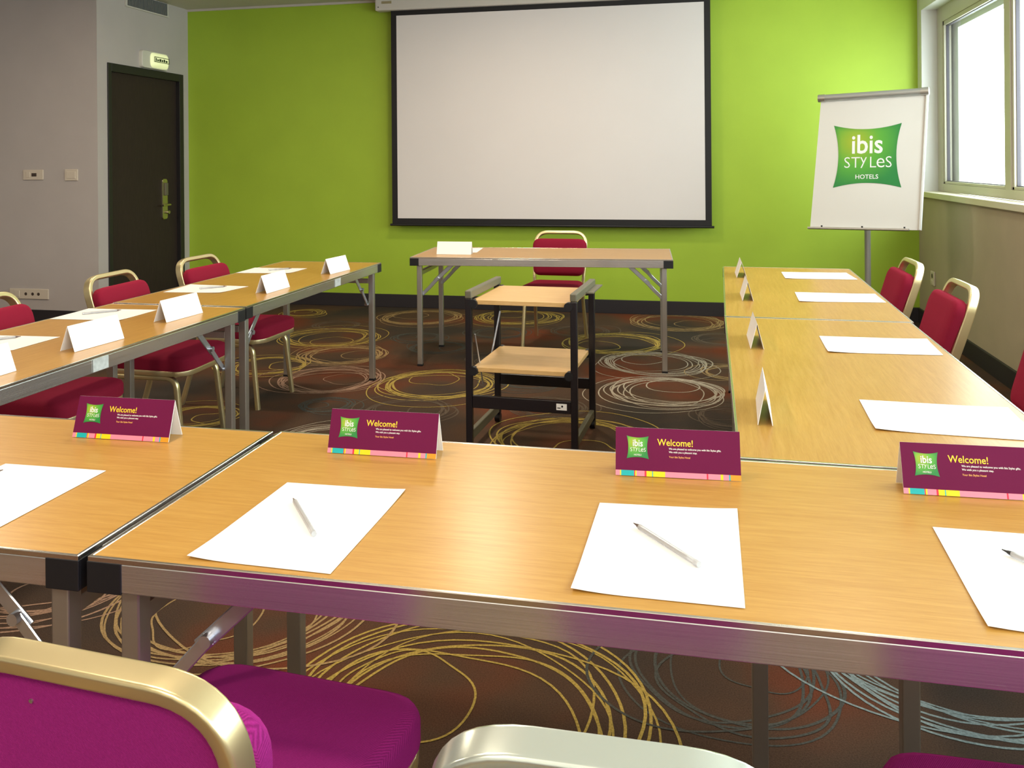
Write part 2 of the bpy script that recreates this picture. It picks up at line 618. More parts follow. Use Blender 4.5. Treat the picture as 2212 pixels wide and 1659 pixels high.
for f in bm.faces:
    if f.material_index and f.normal.z < 0:
        f.normal_flip()
bm.to_mesh(me)
bm.free()
me.materials.append(M['carpet'])
for kname in ('gold', 'tan', 'pink', 'white', 'blue', 'dim', 'dimblue'):
    me.materials.append(M['ring_' + kname])
fl = bpy.data.objects.new('floor', me)
COL.objects.link(fl)
struct(fl)

bm = NB(); box(bm, XL - .2, XW + .3, YR - .2, YW + .2, ZC, ZC + .1); struct(link('ceiling', bm, M['ceiling']))
bm = NB(); box(bm, XN, XW + .3, YW, YW + .2, -.05, ZC); struct(link('wall_back', bm, M['green']))
bm = NB()
DY0, DY1, DZ = 6.975, 8.165, 2.315
box(bm, XN - .2, XN, YG + .0, DY0, -.05, ZC)
box(bm, XN - .2, XN, DY1, YW, -.05, ZC)
box(bm, XN - .2, XN, DY0, DY1, DZ, ZC)
struct(link('wall_niche', bm, M['grey']))
bm = NB(); box(bm, XL, XN - .2, YG, YG + .2, -.05, ZC); box(bm, XN - .2, XN, YG - .0005, YG + .0, -.05, ZC); struct(link('wall_left_front', bm, M['grey']))
bm = NB(); box(bm, XL - .2, XL, YR, YG + .2, -.05, ZC); struct(link('wall_left', bm, M['grey']))
bm = NB(); box(bm, XL - .2, XW + .3, YR - .2, YR, -.05, ZC); struct(link('wall_rear', bm, M['white_paint']))
# right wall with window opening
WY0, WY1, WZ0, WZ1 = -2.4, 8.14, 1.085, 2.66
bm = NB()
box(bm, XW, XW + .3, YR, YW, -.05, WZ0)
box(bm, XW, XW + .3, YR, YW, WZ1, ZC)
box(bm, XW, XW + .3, YR, WY0, WZ0, WZ1)
box(bm, XW, XW + .3, WY1, YW, WZ0, WZ1)
struct(link('wall_right', bm, M['beige']))
bm = NB()
box(bm, XW - .001, XW + .13, WY1 - .004, WY1, 1.13, WZ1)
box(bm, XW - .001, XW + .13, WY0, WY1 - .004, WZ1 - .004, WZ1)
box(bm, XW - .002, XW, WY1, YW, WZ0 + .01, ZC)
box(bm, XW - .002, XW, WY0, WY1, WZ1, ZC)
struct(link('trim_1', bm, M['white_paint']))
bm = NB(); box(bm, XW - .035, XW + .12, WY0, WY1 + .09, 1.085, 1.13, .004); struct(link('trim_2', bm, M['sill']))
bm = NB(); box(bm, XN, XW, YW - .012, YW, ZC - .022, ZC); struct(link('trim_3', bm, M['cornice']))
bm = NB(); box(bm, XN, XW, YW - .018, YW, 0, .125, .003); struct(link('baseboard_back', bm, M['baseboard']))
bm = NB(); box(bm, XW - .018, XW, YR, YW - .018, 0, .125, .003); struct(link('baseboard_right', bm, M['baseboard']))
bm = NB(); box(bm, XL, XN, YG - .018, YG, 0, .125, .003); struct(link('baseboard_left', bm, M['baseboard']))

# window: outer frame, mullions, sashes and panes
win = empty('window_1', (XW + .155, 0, 0)); struct(win)
FX = 0.065
bm = NB()
box(bm, -.035, .035, WY1 - .16, WY1 - .004, 1.13, WZ1, .003)
box(bm, -.035, .035, WY0, WY1 - .16, 1.13, 1.195, .003)
box(bm, -.035, .035, WY0, WY1 - .16, WZ1 - .13, WZ1, .003)
link('outer_frame', bm, M['upvc'], win)
ys = [WY1 - .16, 6.40, 4.80, 3.20, 1.60, 0.0, -1.6]
for i in range(1, 7):
    bm = NB(); box(bm, -.037, .037, ys[i] - .055, ys[i] + .055, 1.19, WZ1 - .12, .003)
    link('mullion', bm, M['upvc'], win)
for i in range(6):
    y1, y0 = ys[i], ys[i + 1] + .055
    if i: y1 -= .055
    z0, z1 = 1.195, WZ1 - .13
    s = .035
    bm = NB()
    for b in ((y0, y0 + s, z0, z1), (y1 - s, y1, z0, z1), (y0, y1, z0, z0 + s * .6), (y0, y1, z1 - s, z1)):
        box(bm, -.028, .028, b[0], b[1], b[2], b[3], .003)
    sash = link('sash', bm, M['upvc'], win)
    bm = NB()
    g = .006
    for b in ((y0 + s, y0 + s + g, z0 + s * .6, z1 - s), (y1 - s - g, y1 - s, z0 + s * .6, z1 - s), (y0 + s, y1 - s, z0 + s * .6, z0 + s * .6 + g), (y0 + s, y1 - s, z1 - s - g, z1 - s)):
        box(bm, -.012, .012, *b)
    link('seal', bm, M['seal'], sash)
    bm = NB(); box(bm, -.003, .003, y0 + s, y1 - s, z0 + s * .6, z1 - s)
    link('pane', bm, M['glass'], sash)
# second (outer) rebate seen left of the first pane
bm = NB()
box(bm, .05, .12, WY1 - .30, WY1 - .02, 1.1, WZ1, .003)
box(bm, .05, .12, WY0, WY1 - .30, WZ1 - .20, WZ1, .003)
link('outer_blind_guide', bm, M['white_paint'], win)

# door in the niche wall
door = empty('door_1', (XN, 0, 0)); struct(door)
bm = NB()
box(bm, -.10, .012, DY0, DY0 + .05, 0, DZ, .003)
box(bm, -.10, .012, DY1 - .07, DY1, 0, DZ, .003)
box(bm, -.10, .012, DY0 + .05, DY1 - .07, DZ - .075, DZ, .003)
link('door_frame', bm, M['doorframe'], door)
bm = NB(); box(bm, -.075, -.03, DY0 + .05, DY1 - .07, .005, DZ - .075)
leaf = link('door_leaf', bm, M['door'], door)
bm = NB()
Tp = Matrix(((0, 0, 1, -.03), (1, 0, 0, 7.87), (0, 1, 0, .865), (0, 0, 0, 1)))
cushion(bm, rr_outline(.085, .085, .40, .03), [(0, 0), (0, .012), (.004, .016)], Tp)
plate = link('lock_plate', bm, M['brass'], door)
bm = NB()
rod(bm, (-.03, 7.88, 1.01), (.03, 7.88, 1.01), .011)
sweep(bm, round_path([(.03, 7.89, 1.01), (.035, 7.80, 1.008), (.03, 7.765, 1.005)], [.02]), csec(.0095))
link('door_handle', bm, M['brass'], plate, True)
bm = NB(); box(bm, -.016, .004, 7.855, 7.90, 1.10, 1.225, .006); link('card_reader', bm, M['cartgrey'], plate)
bm = NB(); rod(bm, (-.03, 7.90, .935), (.012, 7.90, .935), .016); link('thumb_turn', bm, M['brass'], plate, True)

# vent grille above the door
g = tag(empty('vent_grille', (XN, 7.57, 2.855)), 'grey slatted ventilation grille high on wall above the door', 'vent')
bm = NB(); box(bm, 0, .012, -.34, .34, 0, .13); box(bm, .012, .02, -.34, .34, 0, .012); link('grille_frame', bm, M['housing'], g)
bm = NB(); box(bm, .012, .014, -.31, .31, .015, .13); link('grille_backing', bm, M['grille_dark'], g)
bm = NB()
for i in range(28):
    y = -.30 + i * .0222
    box(bm, .014, .024, y - .004, y + .004, .014, .13)
link('slats', bm, M['grille'], g)

# emergency sign
s = tag(empty('exit_sign', (XN, 7.652, 2.405)), 'small lit rounded emergency exit sign above the dark door', 'sign')
Tp = Matrix(((0, 0, 1, 0), (1, 0, 0, 0), (0, 1, 0, -.085), (0, 0, 0, 1)))
bm = NB(); cushion(bm, rr_outline(.42, .42, .165, .035), [(0, 0), (0, .03), (.008, .038)], Tp); link('sign_casing', bm, M['sign_body'], s, True)
Tp = Matrix(((0, 0, 1, .036), (1, 0, 0, .055), (0, 1, 0, -.072), (0, 0, 0, 1)))
bm = NB(); cushion(bm, rr_outline(.29, .29, .14, .05), [(0, 0), (0, .008), (.03, .03), (.06, .036)], Tp); df = link('sign_diffuser', bm, M['sign_lit'], s, True)
bm = NB()
for b in ((-.07, .17, .024, .030), (-.07, .17, -.022, -.016), (-.07, -.064, -.022, .03), (.164, .17, -.022, .03)):
    box(bm, .071, .074, *b)
x = -.05
for w_, h_ in ((.014, .03), (.022, .02), (.03, .026), (.02, .022), (.024, .028), (.03, .02)):
    box(bm, .071, .074, x, x + w_, -.012, -.012 + h_)
    x += w_ + .010
link('sign_legend', bm, M['sign_ink'], df)

# sockets and switches
def wallplate(name, label, cat, o, w, h, holes, axis='y', cols=1):
    e = tag(empty(name, o, 0 if axis == 'y' else R(-90)), label, cat)
    bm = NB(); box(bm, -w / 2, w / 2, -.012, 0, -h / 2, h / 2, .004); link('face_plate', bm, M['plastic'], e)
    for hx, hw, hz, hh, kind in holes:
        bm = NB()
        if kind == 'socket':
            rod(bm, (hx, -.010, hz), (hx, -.0125, hz), hw, 16)
            link('socket_opening', bm, M['hole'], e)
        else:
            box(bm, hx - hw / 2, hx + hw / 2, -.016, -.010, hz - hh / 2, hz + hh / 2, .002)
            link('rocker', bm, M['plastic'] if kind == 'rocker' else M['hole'], e)
    return e
wallplate('thermostat', 'wide cream control plate with a dark knob high on left grey wall', 'switch', (-5.747, YG, 1.322), .205, .09, [(.012, .05, 0, .03, 'dark'), (-.05, .04, 0, .05, 'rocker')])
wallplate('light_switch', 'square cream light switch on grey wall beside the wall corner', 'switch', (-5.36, YG, 1.319), .13, .10, [(0, .09, 0, .06, 'rocker')])
wallplate('triple_socket', 'long cream triple power socket low on the grey wall', 'socket', (-5.80, YG, .264), .40, .09, [(-.03, .014, 0, 0, 'socket'), (.04, .014, 0, 0, 'socket'), (.10, .014, 0, 0, 'socket'), (-.12, .05, 0, .06, 'rocker')])
wallplate('wall_socket', 'small cream wall outlet low on the right wall behind the chairs', 'socket', (XW, 7.80, .435), .11, .115, [(0, .02, .02, 0, 'socket'), (0, .06, -.03, .03, 'rocker')], 'x')

# ---------------------------------------------------------------- projection screen
ps = tag(empty('projection_screen', (0, 8.15, 0)), 'large pull-down white projection screen with black border on the green wall', 'screen')
SX0, SX1, SZ0, SZ1 = -2.857, .128, .812, 2.835
bm = NB(); box(bm, -3.0, .32, -.055, .06, 2.862, 2.975, .012); link('screen_housing', bm, M['housing'], ps)
bm = NB(); box(bm, -2.93, -2.83, -.058, -.054, 2.925, 2.948); link('housing_label', bm, M['brass'], ps)
bm = NB(); rod(bm, (-2.965, -.054, 2.895), (-2.965, -.058, 2.895), .006); link('housing_hole', bm, M['hole'], ps)
bm = NB()
box(bm, SX0, SX0 + .055, -.002, .002, SZ0, 2.87)
box(bm, SX1 - .055, SX1, -.002, .002, SZ0, 2.87)
box(bm, SX0 + .055, SX1 - .055, -.002, .002, SZ0, SZ0 + .06)
box(bm, SX0 + .055, SX1 - .055, -.002, .002, SZ1 - .02, 2.87)
link('black_border', bm, M['screen_black'], ps)
bm = NB(); box(bm, SX0 + .055, SX1 - .055, -.0015, .0015, SZ0 + .06, SZ1 - .02); link('screen_fabric', bm, M['screen'], ps)
bm = NB(); rod(bm, (SX0 - .02, 0, SZ0 - .002), (SX1 + .02, 0, SZ0 - .002), .011); link('bottom_bar', bm, M['black'], ps, True)

# ---------------------------------------------------------------- tables
TZ = 0.752
def make_table(L, Wd, loc, rz, label, sticker=None, extra=None, grp='folding conference tables'):
    t = tag(empty('folding_table', (loc[0], loc[1], 0), rz), label, 'table', grp)
    hx, hy = L / 2, Wd / 2
    bm = NB(); box(bm, -hx + .006, hx - .006, -hy + .006, hy - .006, TZ - .022, TZ); link('tabletop', bm, M['wood'], t)
    bm = NB()
    box(bm, -hx, hx, -hy, -hy + .0065, TZ - .008, TZ + .001, .001)
    box(bm, -hx, hx, hy - .0065, hy, TZ - .008, TZ + .001, .001)
    box(bm, -hx, -hx + .0065, -hy + .0065, hy - .0065, TZ - .008, TZ + .001, .001)
    box(bm, hx - .0065, hx, -hy + .0065, hy - .0065, TZ - .008, TZ + .001, .001)
    link('edge_trim', bm, M['lip'], t)
    z0 = TZ - .056
    z1 = TZ - .008
    bm = NB()
    e = .0012
    box(bm, -hx + .01, hx - .01, -hy + e, -hy + .02, z0, z1, .002)
    box(bm, -hx + .01, hx - .01, hy - .02, hy - e, z0, z1, .002)
    box(bm, -hx + e, -hx + .02, -hy + .02, hy - .02, z0, z1, .002)
    box(bm, hx - .02, hx - e, -hy + .02, hy - .02, z0, z1, .002)
    link('apron', bm, M['alu'], t)
    for sx in (-1, 1):
        for sy in (-1, 1):
            c = .062
            bm = NB()
            a, b = sorted((sx * (hx + .0012), sx * (hx - c)))
            p, q = sorted((sy * (hy + .0012), sy * (hy - .004)))
            box(bm, a, b, p, q, z0 - .002, TZ - .0065, .0015)
            a2, b2 = sorted((sx * (hx + .0012), sx * (hx - .004)))
            p2, q2 = sorted((sy * (hy - .004), sy * (hy - c)))
            box(bm, a2, b2, p2, q2, z0 - .002, TZ - .0065, .0015)
            link('corner_cap', bm, M['black'], t)
    lx, ly = hx - .058, hy - .045
    for sx in (-1, 1):
        for sy in (-1, 1):
            bm = NB()
            box(bm, sx * lx - .017, sx * lx + .017, sy * ly - .017, sy * ly + .017, .012, z0, .003)
            lg = link('leg', bm, M['steel'], t)
            bm = NB(); box(bm, sx * lx - .019, sx * lx + .019, sy * ly - .019, sy * ly + .019, 0, .014, .003)
            link('foot_cap', bm, M['black'], lg)
            # folding stay: pressed strip from leg down-point up to the apron
            bm = NB()
            A = Vector((sx * (lx - .012), sy * (ly - .024), .49))
            B = Vector((sx * (lx - .12), sy * (ly - .024), .60))
            C_ = Vector((sx * (lx - .235), sy * (ly - .024), z0 + .012))
            sweep(bm, [A, A.lerp(B, .45) + Vector((0, 0, -.004)), B], rsec(.024, .006, .002, 1), nrm=(0, 1, 0))
            sweep(bm, [B + Vector((sx * .02, -sy * .006, -.018)), B + Vector((0, -sy * .006, 0)), C_ + Vector((0, -sy * .006, 0))], rsec(.028, .006, .002, 1), nrm=(0, 1, 0))
            st = link('folding_stay', bm, M['zinc'], t)
            bm = NB()
            yb = B.y + sy * .004
            rod(bm, (B.x, B.y - .013, B.z), (B.x, B.y + .010, B.z), .011, 14)
            link('pivot_rivet', bm, M['zinc'], st, True)
            bm = NB()
            rod(bm, (A.x, A.y - .008, A.z), (A.x, A.y + .02, A.z), .008, 12)
            link('pivot_rivet', bm, M['zinc'], st, True)
        bm = NB()
        box(bm, sx * lx - .014, sx * lx + .014, -ly + .017, ly - .017, .625, .655, .003)
        link('crossbar', bm, M['steel'], t)
    if extra:
        bm = NB(); box(bm, extra[0] - .017, extra[0] + .017, extra[1] - .017, extra[1] + .017, 0, z0, .003)
        link('leg', bm, M['steel'], t)
    if sticker:
        sx, sy = sticker
        bm = NB(); box(bm, sx - .04, sx + .04, min(sy * hy, sy * (hy + .0018)), max(sy * hy, sy * (hy + .0018)), z0 + .004, z1 - .002)
        link('label_sticker', bm, M['sticker'], t)
    return t
make_table(1.80, .70, (-.084, 1.636), 0, 'long wood-topped folding table filling the foreground, polished metal edge nearest the camera', extra=(.487, .265))
make_table(1.79, .695, (-1.895, 1.631), 0, 'foreground folding table at lower left, left of the black corner joint')
make_table(1.66, .685, (-2.332, 2.845), R(90), 'near folding table of the left row, grey sticker on its metal edge', sticker=(-.17, -1))
make_table(1.80, .685, (-2.346, 4.60), R(90.3), 'far folding table of the left row, ending near the green wall', sticker=(.17, -1))
make_table(1.80, .715, (.452, 2.895), R(89.2), 'near folding table of the right row, abutting the foreground table')
make_table(1.80, .725, (.492, 4.708), R(88.6), 'far folding table of the right row, in front of the flip chart')
make_table(1.775, .74, (-1.062, 6.268), R(3.2), 'folding table standing crosswise below the projection screen')

# ---------------------------------------------------------------- papers
def dog_sheet(q, name='paper_sheet', z=TZ + .0012, curl=0.0):
    """sheet from four table-plane corners in order; thickness and slight curl at one corner"""
    n = 10
    q = [Vector(p) for p in q]
    bm = NB()
    grid = []
    for top in (0, 1):
        rows = []
        for i in range(n + 1):
            row = []
            for j in range(n + 1):
                u, v = i / n, j / n
                p = (q[0] * (1 - u) * (1 - v) + q[1] * u * (1 - v) + q[2] * u * v + q[3] * (1 - u) * v)
                h = curl * (max(0, 1 - u * 3) ** 2 * max(0, 1 - (1 - v) * 3) ** 2 + .6 * max(0, u * 3 - 2) ** 2 * max(0, (1 - v) * 3 - 2) ** 2)
                row.append(bm.verts.new((p.x, p.y, z + h + (.0007 if top else 0))))
            rows.append(row)
        grid.append(rows)
    for top in (0, 1):
        g = grid[top]
        for i in range(n):
            for j in range(n):
                bm.faces.new((g[i][j], g[i + 1][j], g[i + 1][j + 1], g[i][j + 1]))
    b0, b1 = grid
    edge = [(i, 0) for i in range(n)] + [(n, j) for j in range(n)] + [(n - i, n) for i in range(n)] + [(0, n - j) for j in range(n)]
    for k in range(len(edge)):
        a, b = edge[k], edge[(k + 1) % len(edge)]
        bm.faces.new((b0[a[0]][a[1]], b0[b[0]][b[1]], b1[b[0]][b[1]], b1[a[0]][a[1]]))
    c = sum(q, Vector((0, 0))) / 4
    for v in bm.verts:
        v.co.x -= c.x
        v.co.y -= c.y
        v.co.z -= z
    o = link(name, bm, M['paper'], None, True)
    o.location = (c.x, c.y, z)
    return o
SH = [
 ([(-1.462, 1.649), (-1.219, 1.653), (-1.216, 1.305), (-1.468, 1.305)], 'white paper sheet on the lower-left foreground table, cut by the left picture edge', 0),
 ([(-.811, 1.664), (-.563, 1.670), (-.565, 1.306), (-.818, 1.312)], 'white paper sheet on foreground table, next right of the black table joint', .004),
 ([(-.183, 1.681), (.068, 1.697), (.063, 1.326), (-.189, 1.328)], 'white paper sheet with clear pen at the middle of the foreground table', .004),
 ([(.397, 1.685), (.650, 1.685), (.640, 1.325), (.384, 1.337)], 'white paper sheet with black-tipped pen at the right picture edge', .003),
 ([(-2.685, 2.640), (-2.685, 2.895), (-2.343, 2.918), (-2.340, 2.675)], 'cream-lit paper sheet on the left row, nearest the camera and cut by picture edge', 0),
 ([(-2.662, 3.252), (-2.675, 3.518), (-2.348, 3.544), (-2.343, 3.273)], 'paper sheet on the left row behind the largest blank white tent card', .002),
 ([(-2.644, 4.046), (-2.664, 4.328), (-2.314, 4.311), (-2.345, 4.069)], 'paper sheet on the left row, second from its far end', .002),
 ([(-2.680, 4.840), (-2.692, 5.098), (-2.352, 5.118), (-2.352, 4.874)], 'paper sheet at the far end of the left row near the green wall', .002),
 ([(.471, 5.380), (.826, 5.390), (.839, 5.100), (.467, 5.085)], 'white paper sheet farthest back on the right row, nearest the flip chart', .002),
 ([(.462, 4.565), (.827, 4.555), (.827, 4.300), (.451, 4.262)], 'white paper sheet on the right row just beyond the table seam', .003),
 ([(.432, 3.438), (.797, 3.440), (.784, 3.172), (.424, 3.152)], 'white paper sheet on right row, first one this side of the seam', .004),
 ([(.420, 2.544), (.777, 2.527), (.765, 2.245), (.410, 2.265)], 'largest white paper sheet on the right row, cut by the right picture edge', .004),
 ([(-1.83, 6.50), (-1.58, 6.56), (-1.546, 6.22), (-1.80, 6.18)], 'paper sheet on the far crosswise table, half hidden behind its tent card', .001),
]
for q, lb, cu in SH:
    tag(dog_sheet(q, curl=cu), lb, 'paper', 'paper sheets laid out on the tables')

# ---------------------------------------------------------------- pens
def make_pen(a, b, label, tip='pen_tip', z=TZ + .0025):
    a, b = Vector((*a, z + .005)), Vector((*b, z + .005))
    d = b - a
    L = max(d.length, .14)
    e = empty('ballpoint_pen', (a.x, a.y, z + .005), math.atan2(d.y, d.x))
    tag(e, label, 'pen', 'pens on the paper sheets')
    bm = NB()
    sweep(bm, [(.018, 0, 0), (L - .008, 0, 0)], csec(.0046, 8)); link('barrel', bm, M['pen_body'], e, True)
    bm = NB()
    for x0, r0, x1, r1 in ((0, .0008, .010, .0022), (.010, .0026, .020, .0046)):
        A = [bm.verts.new((x0, r0 * math.cos(t * PI / 4), r0 * math.sin(t * PI / 4))) for t in range(8)]
        B = [bm.verts.new((x1, r1 * math.cos(t * PI / 4), r1 * math.sin(t * PI / 4))) for t in range(8)]
        for k in range(8):
            bm.faces.new((A[k], A[(k + 1) % 8], B[(k + 1) % 8], B[k]))
        bm.faces.new(A[::-1]); bm.faces.new(B)
    link('tip', bm, M[tip], e, True)
    bm = NB(); rod(bm, (.02, 0, 0), (L - .03, 0, 0), .0014, 6); link('ink_refill', bm, M['steel'], e, True)
    bm = NB(); rod(bm, (L - .010, 0, 0), (L, 0, 0), .005, 8); link('end_cap', bm, M['pen_body'], e, True)
    return e
make_pen((-.755, 1.573), (-.647, 1.428), 'clear pen with grey tip on the paper right of the table joint')
make_pen((-.113, 1.584), (-.001, 1.441), 'clear pen with brown tip on the middle foreground paper')
make_pen((.480, 1.596), (.575, 1.46), 'clear pen with black tip on the paper at the right picture edge', 'black')
make_pen((-1.425, 1.60), (-1.47, 1.47), 'pen on the paper at the lower-left picture edge')
make_pen((-2.484, 3.482), (-2.59, 3.365), 'pen on the left-row paper behind the largest blank tent card')
make_pen((-2.475, 2.872), (-2.58, 2.765), 'pen on the nearest paper of the left row')
make_pen((-2.414, 4.265), (-2.51, 4.165), 'pen on the left-row paper second from the far end')
make_pen((-2.429, 5.065), (-2.53, 4.965), 'pen on the farthest paper of the left row')

# ---------------------------------------------------------------- tent cards
def card_sheet(L, d, h, m, name, parent, th=.0012):
    """folded A-shape, length along x, base depth d along y"""
    bm = NB()
    o = [(-d / 2, 0), (0, h), (d / 2, 0)]
    i = [(d / 2 - th * 1.3, 0), (0, h - th * 3.2), (-d / 2 + th * 1.3, 0)]
    pr = o + i
    A = [bm.verts.new((-L / 2, y, z)) for y, z in pr]
    B = [bm.verts.new((L / 2, y, z)) for y, z in pr]
    for k in range(6):
        if k in (2, 5):
            pass
        bm.faces.new((A[k], A[(k + 1) % 6], B[(k + 1) % 6], B[k]))
    # end caps as quads
    for S in (A, B):
        bm.faces.new((S[0], S[1], S[4], S[5]))
        bm.faces.new((S[1], S[2], S[3], S[4]))
    return link(name, bm, m, parent)

def cushion_logo(size, T, parent, name='logo'):
    """concave-sided cushion print, gradient of its own ink"""
    n = 14
    bm = NB()
    lay = bm.loops.layers.float_color.new('print')
    V = {}
    def f(u, v):
        k = .15
        x = u * (1 - k * (1 - v * v))
        y = v * (1 - k * (1 - u * u))
        return x * size / 2, y * size / 2
    for i in range(n + 1):
        for j in range(n + 1):
            x, y = f(2 * i / n - 1, 2 * j / n - 1)
            V[i, j] = bm.verts.new((x, y, 0))
    def colr(x, y):
        u, v = 2 * x / size, 2 * y / size
        e = max(abs(u), abs(v))
        d = math.hypot(u + .35, v - .45)
        t = min(1, d / 1.45)
        a = (.40, .47, .02); b = (.10, .40, .035); c = (.01, .22, .045)
        if t < .5:
            w = t / .5; col = [a[k] * (1 - w) + b[k] * w for k in range(3)]
        else:
            w = (t - .5) / .5; col = [b[k] * (1 - w) + c[k] * w for k in range(3)]
        g = max(0, (e - .80) / .2)
        dk = (.01, .20, .045)
        return [col[k] * (1 - .7 * g) + dk[k] * .7 * g for k in range(3)] + [1]
    for i in range(n):
        for j in range(n):
            fc = bm.faces.new((V[i, j], V[i + 1, j], V[i + 1, j + 1], V[i, j + 1]))
            for lp in fc.loops:
                lp[lay] = colr(lp.vert.co.x, lp.vert.co.y)
    place(bm, T)
    me = bpy.data.meshes.new(name)
    bm.to_mesh(me); bm.free()
    me.materials.append(M['logo'])
    o = bpy.data.objects.new(name, me)
    COL.objects.link(o)
    o.parent = parent
    s = size
    for body, sz, bold, y, nm, xs in (('ibis', .42, .006, .045, 'logo_wordmark', .86), ('STYLES', .25, -.002, -.185, 'logo_subtitle', .92), ('HOTELS', .095, .001, -.36, 'logo_caption', 1.0)):
        if nm == 'logo_subtitle':
            bt = NB()
            x = -.345
            for ch, k, dy, adv in (('S', 1, 0, .110), ('T', 1, 0, .136), ('y', 1.02, .052, .128), ('L', 1, 0, .100), ('e', 1.28, .0, .135), ('S', 1, 0, .11)):
                g_ = text_bm(ch, sz * k * s, bold * s, 'LEFT', .0002, .92)
                place(g_, Matrix.Translation((x * s, dy * s, 0)))
                mm = bpy.data.meshes.new('g')
                g_.to_mesh(mm); g_.free()
                bt.from_mesh(mm)
                bpy.data.meshes.remove(mm)
                x += adv
        else:
            bt = text_bm(body, sz * s, bold * s, 'CENTER', .0002, xs)
        place(bt, T @ Matrix.Translation((0, y * s, .0006)))
        link(nm, bt, M['white_ink'], o)
    return o

CL, CD, CHt = .25, .060, .090
def welcome_card(cx_, cy_, rz, label):
    e = tag(empty('welcome_card', (cx_, cy_, TZ + .0012), rz), label, 'card', 'printed purple welcome cards')
    card_sheet(CL, CD, CHt, M['card'], 'folded_card', e)
    # printed front face: plane from base front (y=-CD/2) to ridge
    o0 = Vector((-CL / 2, -CD / 2 - .0006, 0))
    T = plane_T(o0, (1, 0, 0), (0, CD / 2, CHt))
    T = T @ Matrix.Translation((0, 0, .0005))
    SL = math.hypot(CD / 2, CHt)
    bm = NB(); box(bm, 0, CL, .0105, SL, 0, .0004, T=T); fp = link('printed_face', bm, M['purple'], e)
    # colour strip
    segs = [(0, .035, 'pink'), (.035, .045, 'yellow'), (.045, .15, 'teal'), (.15, .158, 'red'), (.158, .17, 'yellow'), (.17, .235, 'pink'), (.235, .25, 'red'), (.25, .295, 'yellow'), (.295, .303, 'teal'), (.303, .40, 'yellow'), (.40, .73, 'pink'), (.73, .742, 'red'), (.742, .84, 'pink'), (.84, .86, 'yellow'), (.86, .905, 'pink'), (.905, .917, 'teal'), (.917, 1, 'orange')]
    names = ['pink', 'teal', 'red', 'yellow', 'orange']
    bm = NB()
    for a, b, c in segs:
        box(bm, a * CL, b * CL, 0, .0105, 0, .0004, mi=names.index(c), T=T)
    link('colour_strip', bm, None, e, mats=[M['strip_' + n] for n in names])
    cushion_logo(.045, T @ Matrix.Translation((.045, .0560, .0010)), e)
    for body, sz, bold, x, y, m, nm, xs in (('Welcome!', .0185, .00018, .085, .0615, 'yellow_ink', 'welcome_text', .92),
            ('We are pleased to welcome you with ibis Styles gifts.', .0052, .00006, .108, .0540, 'white_ink', 'message_text', .93),
            ('We wish you a pleasant stay.', .0052, .00006, .108, .0475, 'white_ink', 'message_text', .93),
            ('Your ibis Styles Hotel', .0052, .00006, .108, .0380, 'orange_ink', 'signature_text', .93)):
        bt = text_bm(body, sz, bold, 'LEFT', .0002, xs)
        place(bt, T @ Matrix.Translation((x, y, .0007)))
        link(nm, bt, M[m], fp)
    return e
def yc(y): return y + CD / 2
welcome_card(-1.326, yc(1.849), R(1.5), 'purple Welcome card on the lower-left table, leftmost of the four')
welcome_card(-.683, yc(1.859), R(1), 'purple Welcome card just right of the table joint, second from left')
welcome_card(-.044, yc(1.846), R(3), 'purple Welcome card in front of the right row, third from left')
welcome_card(.508, yc(1.850), R(2), 'purple Welcome card cut off by the right picture edge')

def blank_card(x, y, rz, label, m='card', d=.062):
    e = card_sheet(.25, d, .088, M[m], 'blank_tent_card', None)
    e.location = (x, y, TZ + .0012)
    e.rotation_euler = (0, 0, rz)
    tag(e, label, 'card', 'blank white tent cards')
    return e
blank_card(-2.125, 2.285, R(90), 'blank white tent card cut by the left picture edge, nearest on left row')
blank_card(-2.123, 2.815, R(86), 'largest whole blank white tent card on the left row')
blank_card(-2.142, 3.390, R(86.5), 'blank white tent card on left row just before the table seam')
blank_card(-2.122, 4.210, R(89), 'blank white tent card on left row just beyond the table seam')
blank_card(-2.108, 4.990, R(85), 'blank white tent card at the far end of the left row')
blank_card(.163, 2.378, R(87.5), 'nearest blank tent card on the right row, seen end on', d=.036)
blank_card(.197, 3.290, R(90), 'second-nearest tent card on the right row, seen end on', d=.045)
blank_card(.225, 4.372, R(90), 'tent card on the right row first beyond the table seam', d=.05)
blank_card(.237, 5.200, R(90), 'farthest tent card on the right row by the green wall', d=.055)
blank_card(-1.675, 6.094, R(2), 'blank tent card on the far crosswise table under the screen', d=.06)

